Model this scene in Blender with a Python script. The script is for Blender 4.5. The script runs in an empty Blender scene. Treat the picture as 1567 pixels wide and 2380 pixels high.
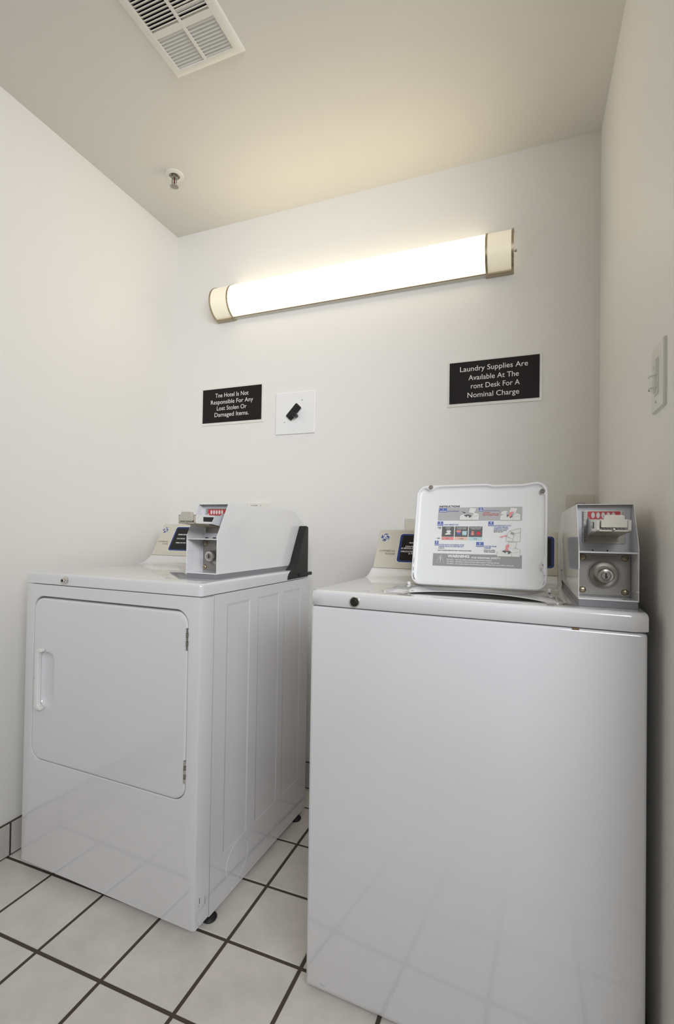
import bpy, bmesh, math, random
from mathutils import Vector, Matrix
random.seed(7)
SC = bpy.context.scene
C = SC.collection
PI = math.pi

# ------------------------------------------------------------------ materials
MATS = {}
def mat(name, col, rough=.5, metal=0., spec=.5, coat=0., bump=0., bscale=60., mottle=0., mscale=8., emit=None, estr=0.):
    if name in MATS: return MATS[name]
    m = bpy.data.materials.new(name); m.use_nodes = True
    nt = m.node_tree; b = nt.nodes['Principled BSDF']
    b.inputs['Base Color'].default_value = (*col, 1)
    b.inputs['Roughness'].default_value = rough
    b.inputs['Metallic'].default_value = metal
    b.inputs['Specular IOR Level'].default_value = spec
    b.inputs['Coat Weight'].default_value = coat
    b.inputs['Coat Roughness'].default_value = .06
    if emit:
        b.inputs['Emission Color'].default_value = (*emit, 1); b.inputs['Emission Strength'].default_value = estr
    if bump or mottle:
        tc = nt.nodes.new('ShaderNodeTexCoord')
        if bump:
            n = nt.nodes.new('ShaderNodeTexNoise'); n.inputs['Scale'].default_value = bscale; n.inputs['Detail'].default_value = 6
            bp = nt.nodes.new('ShaderNodeBump'); bp.inputs['Strength'].default_value = bump; bp.inputs['Distance'].default_value = .002
            nt.links.new(tc.outputs['Object'], n.inputs['Vector']); nt.links.new(n.outputs['Fac'], bp.inputs['Height'])
            nt.links.new(bp.outputs['Normal'], b.inputs['Normal'])
        if mottle:
            n = nt.nodes.new('ShaderNodeTexNoise'); n.inputs['Scale'].default_value = mscale; n.inputs['Detail'].default_value = 8; n.inputs['Roughness'].default_value = .65
            r = nt.nodes.new('ShaderNodeValToRGB')
            r.color_ramp.elements[0].position = .3; r.color_ramp.elements[1].position = .7
            r.color_ramp.elements[0].color = (*[c*(1-mottle) for c in col], 1); r.color_ramp.elements[1].color = (*[min(1, c*(1+mottle*.4)) for c in col], 1)
            nt.links.new(tc.outputs['Object'], n.inputs['Vector']); nt.links.new(n.outputs['Fac'], r.inputs['Fac'])
            nt.links.new(r.outputs['Color'], b.inputs['Base Color'])
    MATS[name] = m
    return m
WALL = mat('wall_paint', (.80, .79, .765), .55, bump=.12, bscale=55)
CEIL = mat('ceiling_paint', (.74, .722, .68), .7, bump=.12, bscale=70)
TILE = mat('floor_tile', (.73, .70, .65), .38, mottle=.14, mscale=9, bump=.05, bscale=40)
BTILE = mat('base_tile', (.60, .56, .53), .35, mottle=.08, mscale=9)
GROUT = mat('grout', (.075, .058, .043), .9, bump=.3, bscale=300)
WHITE = mat('white_enamel', (.70, .70, .718), .13, coat=1., mottle=.015, mscale=3)
LIDM = mat('lid_enamel', (.75, .755, .76), .42, coat=0.)
WPLAS = mat('white_plastic', (.76, .76, .75), .35)
BEIGE = mat('console_beige', (.60, .575, .49), .38)
BLACK = mat('black_plastic', (.020, .019, .019), .42, spec=.3)
DISP = mat('display_black', (.014, .013, .013), .35, spec=.25)
BLUE = mat('print_blue', (.018, .040, .17), .35)
LBLUE = mat('print_violet_blue', (.12, .16, .42), .4)
PWHITE = mat('print_white', (.80, .80, .80), .45)
PBLACK = mat('print_black', (.03, .03, .03), .5)
PGREY = mat('print_grey', (.30, .30, .305), .5)
PLGREY = mat('print_light_grey', (.43, .43, .43), .5)
PDGREY = mat('print_dark_grey', (.12, .12, .12), .5)
PPINK = mat('print_pink', (.72, .27, .27), .5)
PRED = mat('print_red', (.55, .05, .06), .5)
PPEACH = mat('print_peach', (.75, .52, .42), .5)
PCYAN = mat('print_cyan', (.47, .66, .70), .5)
PLINE = mat('print_line', (.14, .14, .14), .5)
PPAPER = mat('print_paper', (.70, .70, .68), .5)
SIGNB = mat('sign_black', (.014, .012, .012), .5, spec=.18)
SIGNW = mat('sign_lettering', (.78, .77, .73), .5)
ACRYL = mat('sign_plate_cream', (.78, .765, .71), .25)
CHROME = mat('chrome', (.72, .70, .66), .12, metal=1)
STEEL = mat('brushed_steel', (.36, .345, .32), .40, metal=1)
DSTEEL = mat('dark_steel', (.20, .19, .18), .34, metal=1)
BRASS = mat('dull_brass', (.45, .38, .26), .35, metal=1)
NICKEL = mat('brushed_nickel', (.46, .39, .28), .3, metal=1)
CASE = mat('meter_case_white', (.77, .77, .78), .14, coat=.5)
CASEIN = mat('meter_inside_grey', (.62, .63, .67), .35)
GREYB = mat('meter_base_grey', (.22, .22, .24), .5)
TONGUE = mat('slide_beige', (.50, .47, .41), .45)
SHADOW = mat('hollow_shade_black', (.012, .012, .012), .8)  # flat black painted in for the shade inside hollows
TUB = mat('tub_dark', (.05, .045, .04), .5)
RUST = mat('rust_brown', (.20, .12, .05), .8)
PAD = mat('rubber_grey', (.22, .20, .17), .6)
SWITCH = mat('switch_plastic', (.76, .75, .70), .3)
PLATE = mat('wall_plate_almond', (.66, .63, .55), .35)
PLATEW = mat('wall_plate_white', (.83, .83, .84), .4)
VENT = mat('vent_white', (.80, .78, .73), .4)
REDB = mat('glass_bulb_red', (.10, .004, .006), .08, coat=.5)
GLOW = mat('lamp_glass', (.9, .87, .78), .35, emit=(1., .84, .56), estr=3.9)
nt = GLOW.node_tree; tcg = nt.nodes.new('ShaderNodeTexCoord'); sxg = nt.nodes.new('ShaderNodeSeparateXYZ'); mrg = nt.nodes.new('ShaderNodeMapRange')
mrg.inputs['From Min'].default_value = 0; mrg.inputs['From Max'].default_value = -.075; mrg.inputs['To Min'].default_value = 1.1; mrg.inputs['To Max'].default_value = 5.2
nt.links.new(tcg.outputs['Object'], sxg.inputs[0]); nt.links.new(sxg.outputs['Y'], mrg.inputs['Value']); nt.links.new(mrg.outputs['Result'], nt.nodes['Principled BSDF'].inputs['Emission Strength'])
GLOW2 = mat('lamp_glass_end', (.88, .84, .72), .35, emit=(1., .86, .58), estr=.22)
BRONZE = mat('bronze_trim', (.16, .125, .075), .45, metal=.6)

# ------------------------------------------------------------------ mesh builder
class MB:
    def __init__(s): s.v = []; s.f = []; s.mi = []; s.mats = []
    def m(s, mt):
        if mt not in s.mats: s.mats.append(mt)
        return s.mats.index(mt)
    def add(s, vs, fs, mt):
        o = len(s.v); i = s.m(mt)
        s.v += [tuple(v) for v in vs]
        for f in fs: s.f.append([o+k for k in f]); s.mi.append(i)
    def box(s, x0, x1, y0, y1, z0, z1, mt):
        s.add([(x0,y0,z0),(x1,y0,z0),(x1,y1,z0),(x0,y1,z0),(x0,y0,z1),(x1,y0,z1),(x1,y1,z1),(x0,y1,z1)],
              [(0,3,2,1),(4,5,6,7),(0,1,5,4),(1,2,6,5),(2,3,7,6),(3,0,4,7)], mt)
    def prism(s, pts, fn, d0, d1, mt, caps=True):
        """pts: 2-D polygon; fn(u, v, d) -> 3-D; extruded from d0 to d1"""
        n = len(pts)
        vs = [fn(u, v, d0) for u, v in pts] + [fn(u, v, d1) for u, v in pts]
        fs = [(i, (i+1) % n, n+(i+1) % n, n+i) for i in range(n)]
        if caps: fs += [tuple(range(n))[::-1], tuple(range(n, 2*n))]
        s.add(vs, fs, mt)
    def rings(s, rr, mt, cap0=False, cap1=False, closed=True):
        n = len(rr[0]); vs = [p for r in rr for p in r]; fs = []
        for k in range(len(rr)-1):
            for i in range(n if closed else n-1):
                j = (i+1) % n
                fs.append((k*n+i, k*n+j, (k+1)*n+j, (k+1)*n+i))
        if cap0: fs.append(tuple(range(n))[::-1])
        if cap1: fs.append(tuple(range((len(rr)-1)*n, len(rr)*n)))
        s.add(vs, fs, mt)
    def lathe(s, prof, origin, axis, mt, seg=40, cap0=True, cap1=True):
        """prof: (radius, height) along axis"""
        ax = Vector(axis).normalized(); t = Vector((0,0,1)) if abs(ax.z) < .9 else Vector((1,0,0))
        e1 = ax.cross(t).normalized(); e2 = ax.cross(e1); o = Vector(origin)
        rr = [[tuple(o+ax*h+(e1*math.cos(2*PI*i/seg)+e2*math.sin(2*PI*i/seg))*r) for i in range(seg)] for r, h in prof]
        s.rings(rr, mt, cap0, cap1)
    def tube(s, path, r, mt, seg=10):
        P = [Vector(p) for p in path]; rr = []
        for i, p in enumerate(P):
            d = (P[min(i+1, len(P)-1)]-P[max(i-1, 0)]).normalized()
            t = Vector((0,0,1)) if abs(d.z) < .9 else Vector((1,0,0))
            e1 = d.cross(t).normalized(); e2 = d.cross(e1)
            rr.append([tuple(p+(e1*math.cos(2*PI*k/seg)+e2*math.sin(2*PI*k/seg))*r) for k in range(seg)])
        s.rings(rr, mt, True, True)
    def build(s, name, parent=None, bevel=0., bseg=3, angle=35, loc=None, rot=None, each=False):
        if each:        # every separate piece becomes an object of its own
            root = list(range(len(s.v)))
            def find(i):
                while root[i] != i: root[i] = root[root[i]]; i = root[i]
                return i
            for f in s.f:
                for k in f[1:]: root[find(k)] = find(f[0])
            parts = {}
            for f, mi in zip(s.f, s.mi): parts.setdefault(find(f[0]), []).append((f, mi))
            for fl in parts.values():
                q = MB(); ids = sorted({k for f, _ in fl for k in f}); mp = {k: i for i, k in enumerate(ids)}
                q.v = [s.v[k] for k in ids]; q.f = [[mp[k] for k in f] for f, _ in fl]; q.mats = list(s.mats); q.mi = [mi for _, mi in fl]
                o = q.build(name, parent, bevel, bseg, angle, loc, rot)
            return o
        me = bpy.data.meshes.new(name); me.from_pydata(s.v, [], s.f)
        for m_ in s.mats: me.materials.append(m_)
        for p, i in zip(me.polygons, s.mi): p.material_index = i
        bm = bmesh.new(); bm.from_mesh(me)
        bmesh.ops.recalc_face_normals(bm, faces=bm.faces)
        for f in bm.faces: f.smooth = True
        bm.to_mesh(me); bm.free()
        me.set_sharp_from_angle(angle=math.radians(angle))
        o = bpy.data.objects.new(name, me); C.objects.link(o)
        if parent: o.parent = parent
        if loc: o.location = loc
        if rot: o.rotation_euler = rot
        if bevel:
            b = o.modifiers.new('bevel', 'BEVEL'); b.width = bevel; b.segments = bseg; b.limit_method = 'ANGLE'; b.angle_limit = math.radians(40); b.harden_normals = True
        return o
def empty(name, loc, rz=0.):
    o = bpy.data.objects.new(name, None); C.objects.link(o); o.location = loc; o.rotation_euler = (0,0,rz); o.empty_display_size = .05
    return o
def tag(o, label, cat, group=None):
    o['label'] = label; o['category'] = cat
    if group: o['group'] = group
    return o
def struct(o): o['kind'] = 'structure'; return o
def rrect(x0, x1, z0, z1, r, n=8):
    if not isinstance(r, (list, tuple)): r = [r]*4      # bl, br, tr, tl
    P = []
    for (cx, cz, a0, q) in ((x0+r[0], z0+r[0], PI, r[0]), (x1-r[1], z0+r[1], 1.5*PI, r[1]), (x1-r[2], z1-r[2], 0, r[2]), (x0+r[3], z1-r[3], .5*PI, r[3])):
        for i in range(n+1):
            a = a0+.5*PI*i/n; P.append((cx+q*math.cos(a), cz+q*math.sin(a)))
    return P
XZ = lambda u, v, d: (u, d, v)          # u right, v up, d depth (y)
YZ = lambda u, v, d: (d, u, v)          # u depth, v up, d sideways
XY = lambda u, v, d: (u, v, d)

def ray_angles(pts, c, n):
    A = [2*PI*i/n-PI for i in range(n)]+[math.atan2(z-c[1], x-c[0]) for x, z in pts]
    A = sorted(A); return [a for i, a in enumerate(A) if i == 0 or a-A[i-1] > 1e-4]
def ray_outline(pts, c, angs):
    out = []
    for a in angs:
        d = Vector((math.cos(a), math.sin(a))); best = None
        for k in range(len(pts)):
            p0 = Vector(pts[k])-Vector(c); e = Vector(pts[(k+1) % len(pts)])-Vector(pts[k]); den = d.x*e.y-d.y*e.x
            if abs(den) < 1e-12: continue
            t = (p0.x*e.y-p0.y*e.x)/den; q = (p0.x*d.y-p0.y*d.x)/den
            if t > 0 and -1e-6 <= q <= 1+1e-6 and (best is None or t > best): best = t
        out.append((c[0]+d.x*best, c[1]+d.y*best))
    return out

# ------------------------------------------------------------------ printing: flat graphics in an x-z plane facing -y
FONTS = {}
def text_mesh(txt, bold=0.):
    key = (txt, bold)
    if key in FONTS: return FONTS[key]
    cu = bpy.data.curves.new('t', 'FONT'); cu.body = txt; cu.size = 1; cu.offset = bold; cu.resolution_u = 4; cu.fill_mode = 'FRONT' if hasattr(cu, 'fill_mode') and cu.dimensions == '3D' else cu.fill_mode
    ob = bpy.data.objects.new('t', cu); C.objects.link(ob)
    bpy.context.view_layer.update()
    me = bpy.data.meshes.new_from_object(ob)
    V = [(v.co.x, v.co.y) for v in me.vertices]; F = [list(p.vertices) for p in me.polygons]
    bpy.data.objects.remove(ob); bpy.data.curves.remove(cu); bpy.data.meshes.remove(me)
    FONTS[key] = (V, F)
    return V, F
CAP = None
def cap_height():
    global CAP
    if CAP is None:
        V, F = text_mesh('H'); CAP = max(v[1] for v in V)-min(v[1] for v in V)
    return CAP
class Print(MB):
    def __init__(s, y0=0., step=.00012): super().__init__(); s.y0 = y0; s.step = step
    def poly(s, pts, mt, layer=1):
        y = s.y0-layer*s.step; s.add([(x, y, z) for x, z in pts], [tuple(range(len(pts)))], mt)
    def rect(s, x0, x1, z0, z1, mt, layer=1, r=0.):
        s.poly(rrect(x0, x1, z0, z1, r) if r else [(x0,z0),(x1,z0),(x1,z1),(x0,z1)], mt, layer)
    def text(s, txt, x, z, h, mt, layer=3, align='L', width=None, bold=0., shear=0., wscale=1.):
        """cap height h, baseline z"""
        V, F = text_mesh(txt, bold); k = h/cap_height(); xs = [v[0] for v in V]
        w = (max(xs)-min(xs))*k; sx = (width/w) if width else wscale; w *= sx
        x0 = x-{'L': 0, 'C': w/2, 'R': w}[align]; mn = min(xs); y = s.y0-layer*s.step
        s.add([(x0+(vx-mn)*k*sx+vz*k*shear, y, z+vz*k) for vx, vz in V], F, mt)
    def stroke(s, pts, wd, mt, layer=2, smooth=True, closed=False):
        P = [Vector(p) for p in pts]
        if smooth and len(P) > 2:
            Q = []
            for i in range(len(P)-1):
                p0 = P[max(i-1, 0)]; p1 = P[i]; p2 = P[i+1]; p3 = P[min(i+2, len(P)-1)]
                for t in [k/6 for k in range(6)]:
                    Q.append(.5*((2*p1)+(p2-p0)*t+(2*p0-5*p1+4*p2-p3)*t*t+(3*p1-p0-3*p2+p3)*t**3))
            P = Q+[P[-1]]
        if closed: P.append(P[0])
        L = []; R = []
        for i, p in enumerate(P):
            d = (P[min(i+1, len(P)-1)]-P[max(i-1, 0)]); d = d.normalized() if d.length else Vector((1,0))
            n = Vector((-d.y, d.x))*wd/2; L.append(p+n); R.append(p-n)
        y = s.y0-layer*s.step; n = len(P)
        s.add([(q.x, y, q.y) for q in L]+[(q.x, y, q.y) for q in R], [(i, i+1, n+i+1, n+i) for i in range(n-1)], mt)
    def disc(s, x, z, rx, mt, layer=1, rz=None, n=32):
        rz = rz or rx; s.poly([(x+rx*math.cos(2*PI*i/n), z+rz*math.sin(2*PI*i/n)) for i in range(n)], mt, layer)

# ------------------------------------------------------------------ the room
XL, XR, H, YF, T = -.7748, 1.018, 2.4692, -3.60, .2123
DY0, DY1 = -3.50, -1.0      # the right wall stops here: an unseen opening, its edge set to admit the side light
m = MB(); m.box(XL-.1, XR+.1, 0, .1, -.1, H+.1, WALL); struct(m.build('wall_back'))
m = MB(); m.box(XL-.1, XL, YF, 0, -.1, H+.1, WALL); struct(m.build('wall_left'))
m = MB(); m.box(XR, XR+.11, DY1, 0, -.1, H+.1, WALL); m.box(XR, XR+.11, YF, DY0, -.1, H+.1, WALL);
struct(m.build('wall_right'))
m = MB(); m.box(XL-.1, XR+.11, YF-.1, YF, -.1, H+.1, WALL); struct(m.build('wall_front'))
m = MB(); m.box(XL-.1, XR+.11, YF-.1, .1, H, H+.1, CEIL); struct(m.build('ceiling'))
m = MB()
m.box(XL-.1, XR+1.2, YF-.1, .1, -.1, -.0025, GROUT)
gx0, gy0, gw = XL+T-.0056, -.7714, .0098
for i in range(-2, 14):
    for j in range(-14, 5):
        x0 = max(gx0+i*T+gw/2, XL); x1 = min(gx0+(i+1)*T-gw/2, XR+1.2); y0 = max(gy0+j*T+gw/2, YF); y1 = min(gy0+(j+1)*T-gw/2, 0)
        if x1-x0 < .01 or y1-y0 < .01: continue
        e = .0016
        m.rings([[(x0,y0,-.004),(x1,y0,-.004),(x1,y1,-.004),(x0,y1,-.004)], [(x0,y0,-e),(x1,y0,-e),(x1,y1,-e),(x0,y1,-e)],
                 [(x0+e,y0+e,0),(x1-e,y0+e,0),(x1-e,y1-e,0),(x0+e,y1-e,0)]], TILE, cap1=True)
struct(m.build('floor'))
# tiled skirting
def baseboard(name, along, x0, x1, fixed, sign, grout):
    m = MB(); h = .106; d = .009
    def bx(a0, a1, z0, z1, t, mt):
        if along == 'y': m.box(min(fixed, fixed+sign*t), max(fixed, fixed+sign*t), a0, a1, z0, z1, mt)
        else: m.box(a0, a1, min(fixed, fixed+sign*t), max(fixed, fixed+sign*t), z0, z1, mt)
    bx(x0, x1, 0.0, h+.003, d-.002, GROUT)
    cuts = sorted([c for c in grout if x0 < c < x1]); ed = [x0]+cuts+[x1]
    for a, b in zip(ed[:-1], ed[1:]):
        if b-a > .02: bx(a+(.0035 if a != x0 else 0), b-(.0035 if b != x1 else 0), .0045, h, d, BTILE)
    return struct(m.build(name, bevel=.0012, bseg=2))
gy = [gy0+j*T+.006 for j in range(-12, 6)]; gx = [gx0+i*T for i in range(-2, 10)]
baseboard('baseboard_left', 'y', YF, 0, XL, 1, gy)
baseboard('baseboard_right', 'y', DY1, 0, XR, -1, gy)
baseboard('baseboard_back', 'x', XL+.0095, XR-.0095, 0, -1, gx)

# ------------------------------------------------------------------ coin meter (local: x 0..w, y depth, z up from the machine's top)
def oval_stroke(p, x, z, rx, rz, wd, mt, layer): p.stroke([(x+rx*math.cos(2*PI*i/20), z+rz*math.sin(2*PI*i/20)) for i in range(21)], wd, mt, layer, smooth=False)
def coin_meter(loc, rz, label, grp, dz=0.):
    w = .1095; t = .0016; R = empty('coin_meter', loc, rz)
    prof = [(0,.0145),(0,.1245),(.052,.2195),(.468,.2170),(.560,.1600),(.478,.028),(.470,.020),(.460,.0145)]
    tag(R, label, 'coin meter', grp)
    # folded sheet-metal case
    m = MB()
    for d0, d1 in ((0, t), (w-t, w)): m.prism(prof, YZ, d0, d1, CASE)
    for (a, b) in ((1,2),):pass
    def strip(p, q, th):      # sheet between the sides
        (y0, z0), (y1, z1) = p, q; L = math.hypot(y1-y0, z1-z0); nx, nz = (z1-z0)/L*th, -(y1-y0)/L*th
        m.prism([(y0,z0),(y1,z1),(y1+nx,z1+nz),(y0+nx,z0+nz)], YZ, t, w-t, CASE)
    strip((.052,.2195), (.468,.2170), t); strip((.468,.2170), (.560,.1600), t); strip((.560,.1600), (.478,.028), t); strip((.478,.028), (.460,.0145), t)
    strip((.460,.0145), (0,.0145), t)
    m.build('housing', R, bevel=.0009, bseg=2)
    m = MB(); m.prism([(.002,0),(.445,0),(.462,.004),(.476,.016),(.464,.0143),(.002,.0143)], YZ, .0012, w-.0012, GREYB); m.build('base', R, bevel=.0008, bseg=2)
    # inner folded panels
    m = MB(); m.box(t, w-t, .0725, .074, .016, .2175, CASEIN); m.build('back_panel', R)
    m = MB(); m.box(t, w-t, .001, .0725, .1155, .1170, CASE); m.box(t, w-t, .001, .0025, .1135, .1170, CASE)
    m.box(.032, .033, .045, .06, .117, .1195, PBLACK); m.box(.060, .061, .045, .06, .117, .1195, PBLACK); m.build('shelf', R, bevel=.0005, bseg=2)
    m = MB(); m.box(.0018, .0026, .004, .0275, .0795, .1155, CASE)
    m.box(w-.0026, w-.0018, .004, .0275, .0795, .1155, CASE); m.box(t, w-t, .0012, .004, .0160, .0176, CASE)
    m.build('inner_flange', R, bevel=.0004, bseg=2, each=True)
    m = MB()
    for x in (.0042, w-.0042):
        for (y, z) in ((.012,.10),(.012,.066),(.040,.055),(.040,.034),(.058,.09)):
            m.lathe([(.0009, 0), (.0009, .0006), (.0003, .0009)], (x if x > .05 else .0016, y, z), (1 if x < .05 else -1, 0, 0), CASE, seg=10)
    m.build('rivet', R, each=True)
    # coin face plate with red price strip
    pl = MB(); pl.prism(rrect(.0135, .0972, .1325, .2065, .004), XZ, .0700, .0725, STEEL)
    for k in range(9):
        pl.box(.0165, .0215, .0692, .0700, .2030-k*.0034-.0018, .2030-k*.0034, CHROME); pl.box(.0165, .0215, .0692, .0700, .1705-k*.0040-.0022, .1705-k*.0040, DSTEEL)
    pl.box(.014, .0165, .0690, .0700, .136, .205, CHROME); pl.box(.0905, .094, .0690, .0700, .186, .204, CHROME)
    pl = pl.build('coin_plate', R, bevel=.0004, bseg=2)
    p = Print(.0699)
    p.rect(.0240, .0868, .1865, .2040, PRED, 1, r=.002)
    for k in range(5):
        x = .0347+k*.0098; p.disc(x, .1955, .0036, PPAPER, 2, .0066)
    for k in range(5):
        x = .0347+k*.0098; p.rect(x-.0016, x+.0016, .1795, .1842, PBLACK, 1)
    p.build('price_strip', pl)
    m = MB()
    for x in (.030, .0815): m.lathe([(.0024, 0), (.0024, .0006), (.0012, .0012)], (x, .070, .1395), (0,-1,0), BRASS, seg=14)
    m.build('screw', pl, each=True)
    # push slide: open-sided channel and tongue
    x0, x1, yf = .0245, .0840, -.062
    m = MB()
    zb = .1590
    m.prism([(.070, zb-.011), (.070, zb-.0095), (yf, zb+.0015), (yf, zb)], YZ, x0, x1, BRASS)                 # floor, sloping up to the front
    for xa, xb in ((x0, x0+.002), (x1-.002, x1)):
        m.prism([(.070, zb-.010), (.070, .192), (.046, .1835), (.024, .1835), (.008, zb+.003), (.008, zb)], YZ, xa, xb, CASEIN)
        m.prism([(.008, zb), (.008, zb+.006), (-.030, zb+.006), (-.030, .1835), (yf, .1835), (yf, zb)], YZ, xa, xb, WPLAS)
        m.prism([(.024, .1835), (-.031, .1835), (-.031, .1785), (.024, .1785)], YZ, xa, xb, WPLAS)
    m.box(x0, x1, yf-.0015, yf, zb, zb+.0035, TONGUE); m.box(x0, x0+.006, yf-.0015, yf, zb, .1835, TONGUE); m.box(x1-.006, x1, yf-.0015, yf, zb, .1835, TONGUE)
    m.box(x0, x0+.010, yf-.0015, yf+.002, .1810, .1835, TONGUE); m.box(x1-.010, x1, yf-.0015, yf+.002, .1810, .1835, TONGUE)
    sl = m.build('coin_slide', R, bevel=.0005, bseg=2)
    m = MB(); m.prism([(x0+.0075, .1665), (x1-.0075, .1665), (x1-.0075, .1815), (x1-.0115, .1820), (x1-.0125, .1895), (x1-.015, .1915), (x0+.015, .1915), (x0+.0125, .1895), (x0+.0115, .1820), (x0+.0075, .1815)], XZ, yf-.0065, yf+.006, TONGUE)
    m.build('push_tongue', sl, bevel=.0012)
    m = MB(); m.box(x0+.0065, x1-.0065, yf-.002, yf+.062, .1632, .1660, DSTEEL)
    for k in range(7): m.box(x0+.011+k*.0058, x0+.0135+k*.0058, yf-.0045, yf, .1636, .1668, CHROME)
    m.lathe([(.0028, 0), (.0028, .004), (.0012, .005)], ((x0+x1)/2, yf, .1630), (0,-1,0), CHROME, seg=16)
    m.box(x0+.004, x1-.004, -.027, .020, zb+.0045, .1780, PBLACK)  # added black filler, paints the dark inside of the open channel
    m.build('mechanism_and_dark_fill', sl)
    # lock plate of the money box
    cx, cz = .0555, .0640
    N = 48; r_ = .0320
    ang = ray_angles([(.0075,.0185),(.1055,.0185),(.1055,.1105),(.0075,.1105)], (cx, cz), 72)
    out = ray_outline([(.0075,.0185),(.1055,.0185),(.1055,.1105),(.0075,.1105)], (cx, cz), ang)
    ring = lambda r, y: [(cx+r*math.cos(a), y, cz+r*math.sin(a)) for a in ang]
    m = MB()
    m.rings([[(x, .0715, z) for x, z in out], [(x, .0680, z) for x, z in out], ring(r_, .0680), ring(r_-.0008, .0674), ring(r_-.0022, .0674), ring(r_-.0032, .0682), ring(.0240, .0698), ring(.0200, .0710), ring(.0165, .0714)], STEEL, cap1=True)
    lp = m.build('lock_plate', R)
    p = Print(.0678)
    for k in range(11): p.rect(.030+k*.0046, .0332+k*.0046, .1032, .1056, DSTEEL, 1)
    for k in range(11): p.rect(.032+k*.0042, .0345+k*.0042, .0995, .1008, DSTEEL, 1)
    p.build('stamped_lettering', lp)
    m = MB(); m.lathe([(.0180, 0), (.0170, .010), (.0162, .0300), (.0156, .0352), (.0138, .0378), (.0098, .0384), (.0088, .0370), (.0001, .0370)], (cx, .0712, cz), (0,-1,0), CHROME, seg=40, cap0=False)
    lc = m.build('lock_cylinder', R)
    m = MB(); m.lathe([(.0078, 0), (.0074, .0012), (.0001, .0012)], (cx, .0342, cz), (0,-1,0), STEEL, seg=28); m.box(cx-.0016, cx+.0016, .0322, .0331, cz-.0060, cz+.0060, PBLACK); m.box(cx+.0016, cx+.0032, .0322, .0331, cz-.004, cz-.001, PBLACK)
    m.build('keyway', lc)
    for x, z in ((.0150, .1015), (.0962, .1015), (.0150, .0290), (.0962, .0270)):
        m = MB(); m.lathe([(.0072, 0), (.0072, .0008), (.0062, .0028), (.0040, .0042), (.0001, .0047)], (x, .0680, z), (0,-1,0), BRASS, seg=24, cap0=False)
        m.box(x-.0048, x+.0048, .0632, .0645, z-.0006, z+.0006, DSTEEL); m.build('lock_screw', lp)
    m = MB(); m.lathe([(.003, 0), (.003, .001), (.0015, .0024)], (w, .455, .0445), (1,0,0), CHROME, seg=14); m.lathe([(.003, 0), (.003, .001), (.0015, .0024)], (0, .455, .0445), (-1,0,0), CHROME, seg=14)
    m.lathe([(.0016, 0), (.0016, .0006), (.0008, .001)], (w, .463, .2085), (1,0,0), CHROME, seg=12); m.build('case_screw', R, each=True)
    return R

# ------------------------------------------------------------------ maker's roundel: blue disc, white ring with four curls, script monogram
def roundel(p, cx, cz, r, L=1):
    p.disc(cx, cz, r, PWHITE, L); p.disc(cx, cz, r*.94, BLUE, L+1)
    p.stroke([(cx+r*.80*math.cos(2*PI*i/40), cz+r*.80*math.sin(2*PI*i/40)) for i in range(41)], r*.055, PWHITE, L+2, smooth=False)
    for k in range(4):
        a = PI/2*k+.25
        pts = [(cx+r*q*math.cos(a+d), cz+r*q*math.sin(a+d)) for q, d in ((.83, .0), (.90, .16), (.86, .42), (.72, .52), (.66, .36))]
        p.stroke(pts, r*.10, PWHITE, L+3)
    S = lambda pts: p.stroke([(cx+r*x, cz+r*z) for x, z in pts], r*.115, PWHITE, L+4)
    S([(-.10, .36), (-.26, .52), (-.42, .42), (-.40, .20), (-.20, .08), (.02, .26), (.04, .48), (-.08, .52), (-.12, .30), (-.10, .0), (-.16, -.30), (-.36, -.46), (-.52, -.34), (-.42, -.16), (-.18, -.10)])
    S([(.46, .34), (.40, .50), (.22, .48), (.12, .26), (.22, .08), (.38, .06)])
    S([(.30, .06), (.12, -.02), (.06, -.26), (.22, -.46), (.44, -.42), (.54, -.22), (.42, -.08), (.30, -.20)])

TH = math.atan2(.0745, .131)

# ------------------------------------------------------------------ dryer (local origin: bottom front right corner)
dx, dy, drot, dh, db, dd, W = -.0049, -.8099, -.0329, .9305, .0225, .6420, .6861
dryer = empty('dryer', (dx, dy, 0), drot)
tag(dryer, 'white front-loading clothes dryer with a closed hinged door and black end cap', 'dryer')
zl = .8955
# front panel wrapped round the corner, with the door opening
DO = rrect(-.6490, -.0385, .3490, .8590, .042, 10)
m = MB(); n = len(DO)
cx_, cz_ = -.343, .50
outer = []
X0, X1, Z0, Z1 = -.6846, -.0014, db, zl-.0015
for x, z in DO:         # project each opening point to the panel's edge
    fx = (x+.3438)/.3053; fz = (z-.604)/.255
    k = max(abs(fx), abs(fz)); fx /= k; fz /= k
    outer.append((-.343+fx*.3416, (Z0+Z1)/2+fz*(Z1-Z0)/2))
r2 = .0045
def inset_r(P, e): return [(X0+e if abs(x-X0) < 1e-6 else X1-e if abs(x-X1) < 1e-6 else min(max(x, X0+e), X1-e), min(max(z, Z0+e*.4), Z1-e*.4)) for x, z in P]
def ring3(P, y): return [(x, y, z) for x, z in P]
m.rings([ring3(outer, .058), ring3(outer, r2), ring3(inset_r(outer, r2*.3), r2*.3), ring3(inset_r(outer, r2), 0), ring3(DO, 0),
         ring3([(x+(.0015 if x < cx_ else -.0015), z+(.0015 if z < cz_+.1 else -.0015)) for x, z in DO], .002), ring3([(x+(.0015 if x < cx_ else -.0015), z+(.0015 if z < cz_+.1 else -.0015)) for x, z in DO], .022)], WHITE, cap1=True)
front = m.build('front_panel', dryer, angle=30)
# scuffs near the dented lower corner
m = MB(); bl_ = [(-.0012+0, .018, .093), (-.0012, .020, .083)]
m.box(-.0016, -.0011, .0175, .0200, .086, .101, PDGREY); m.box(-.0016, -.0011, .0150, .0160, .078, .083, PDGREY); m.box(-.0016, -.0011, .041, .0422, .070, .092, PDGREY)
m.build('scuff_mark', front, each=True)
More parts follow.
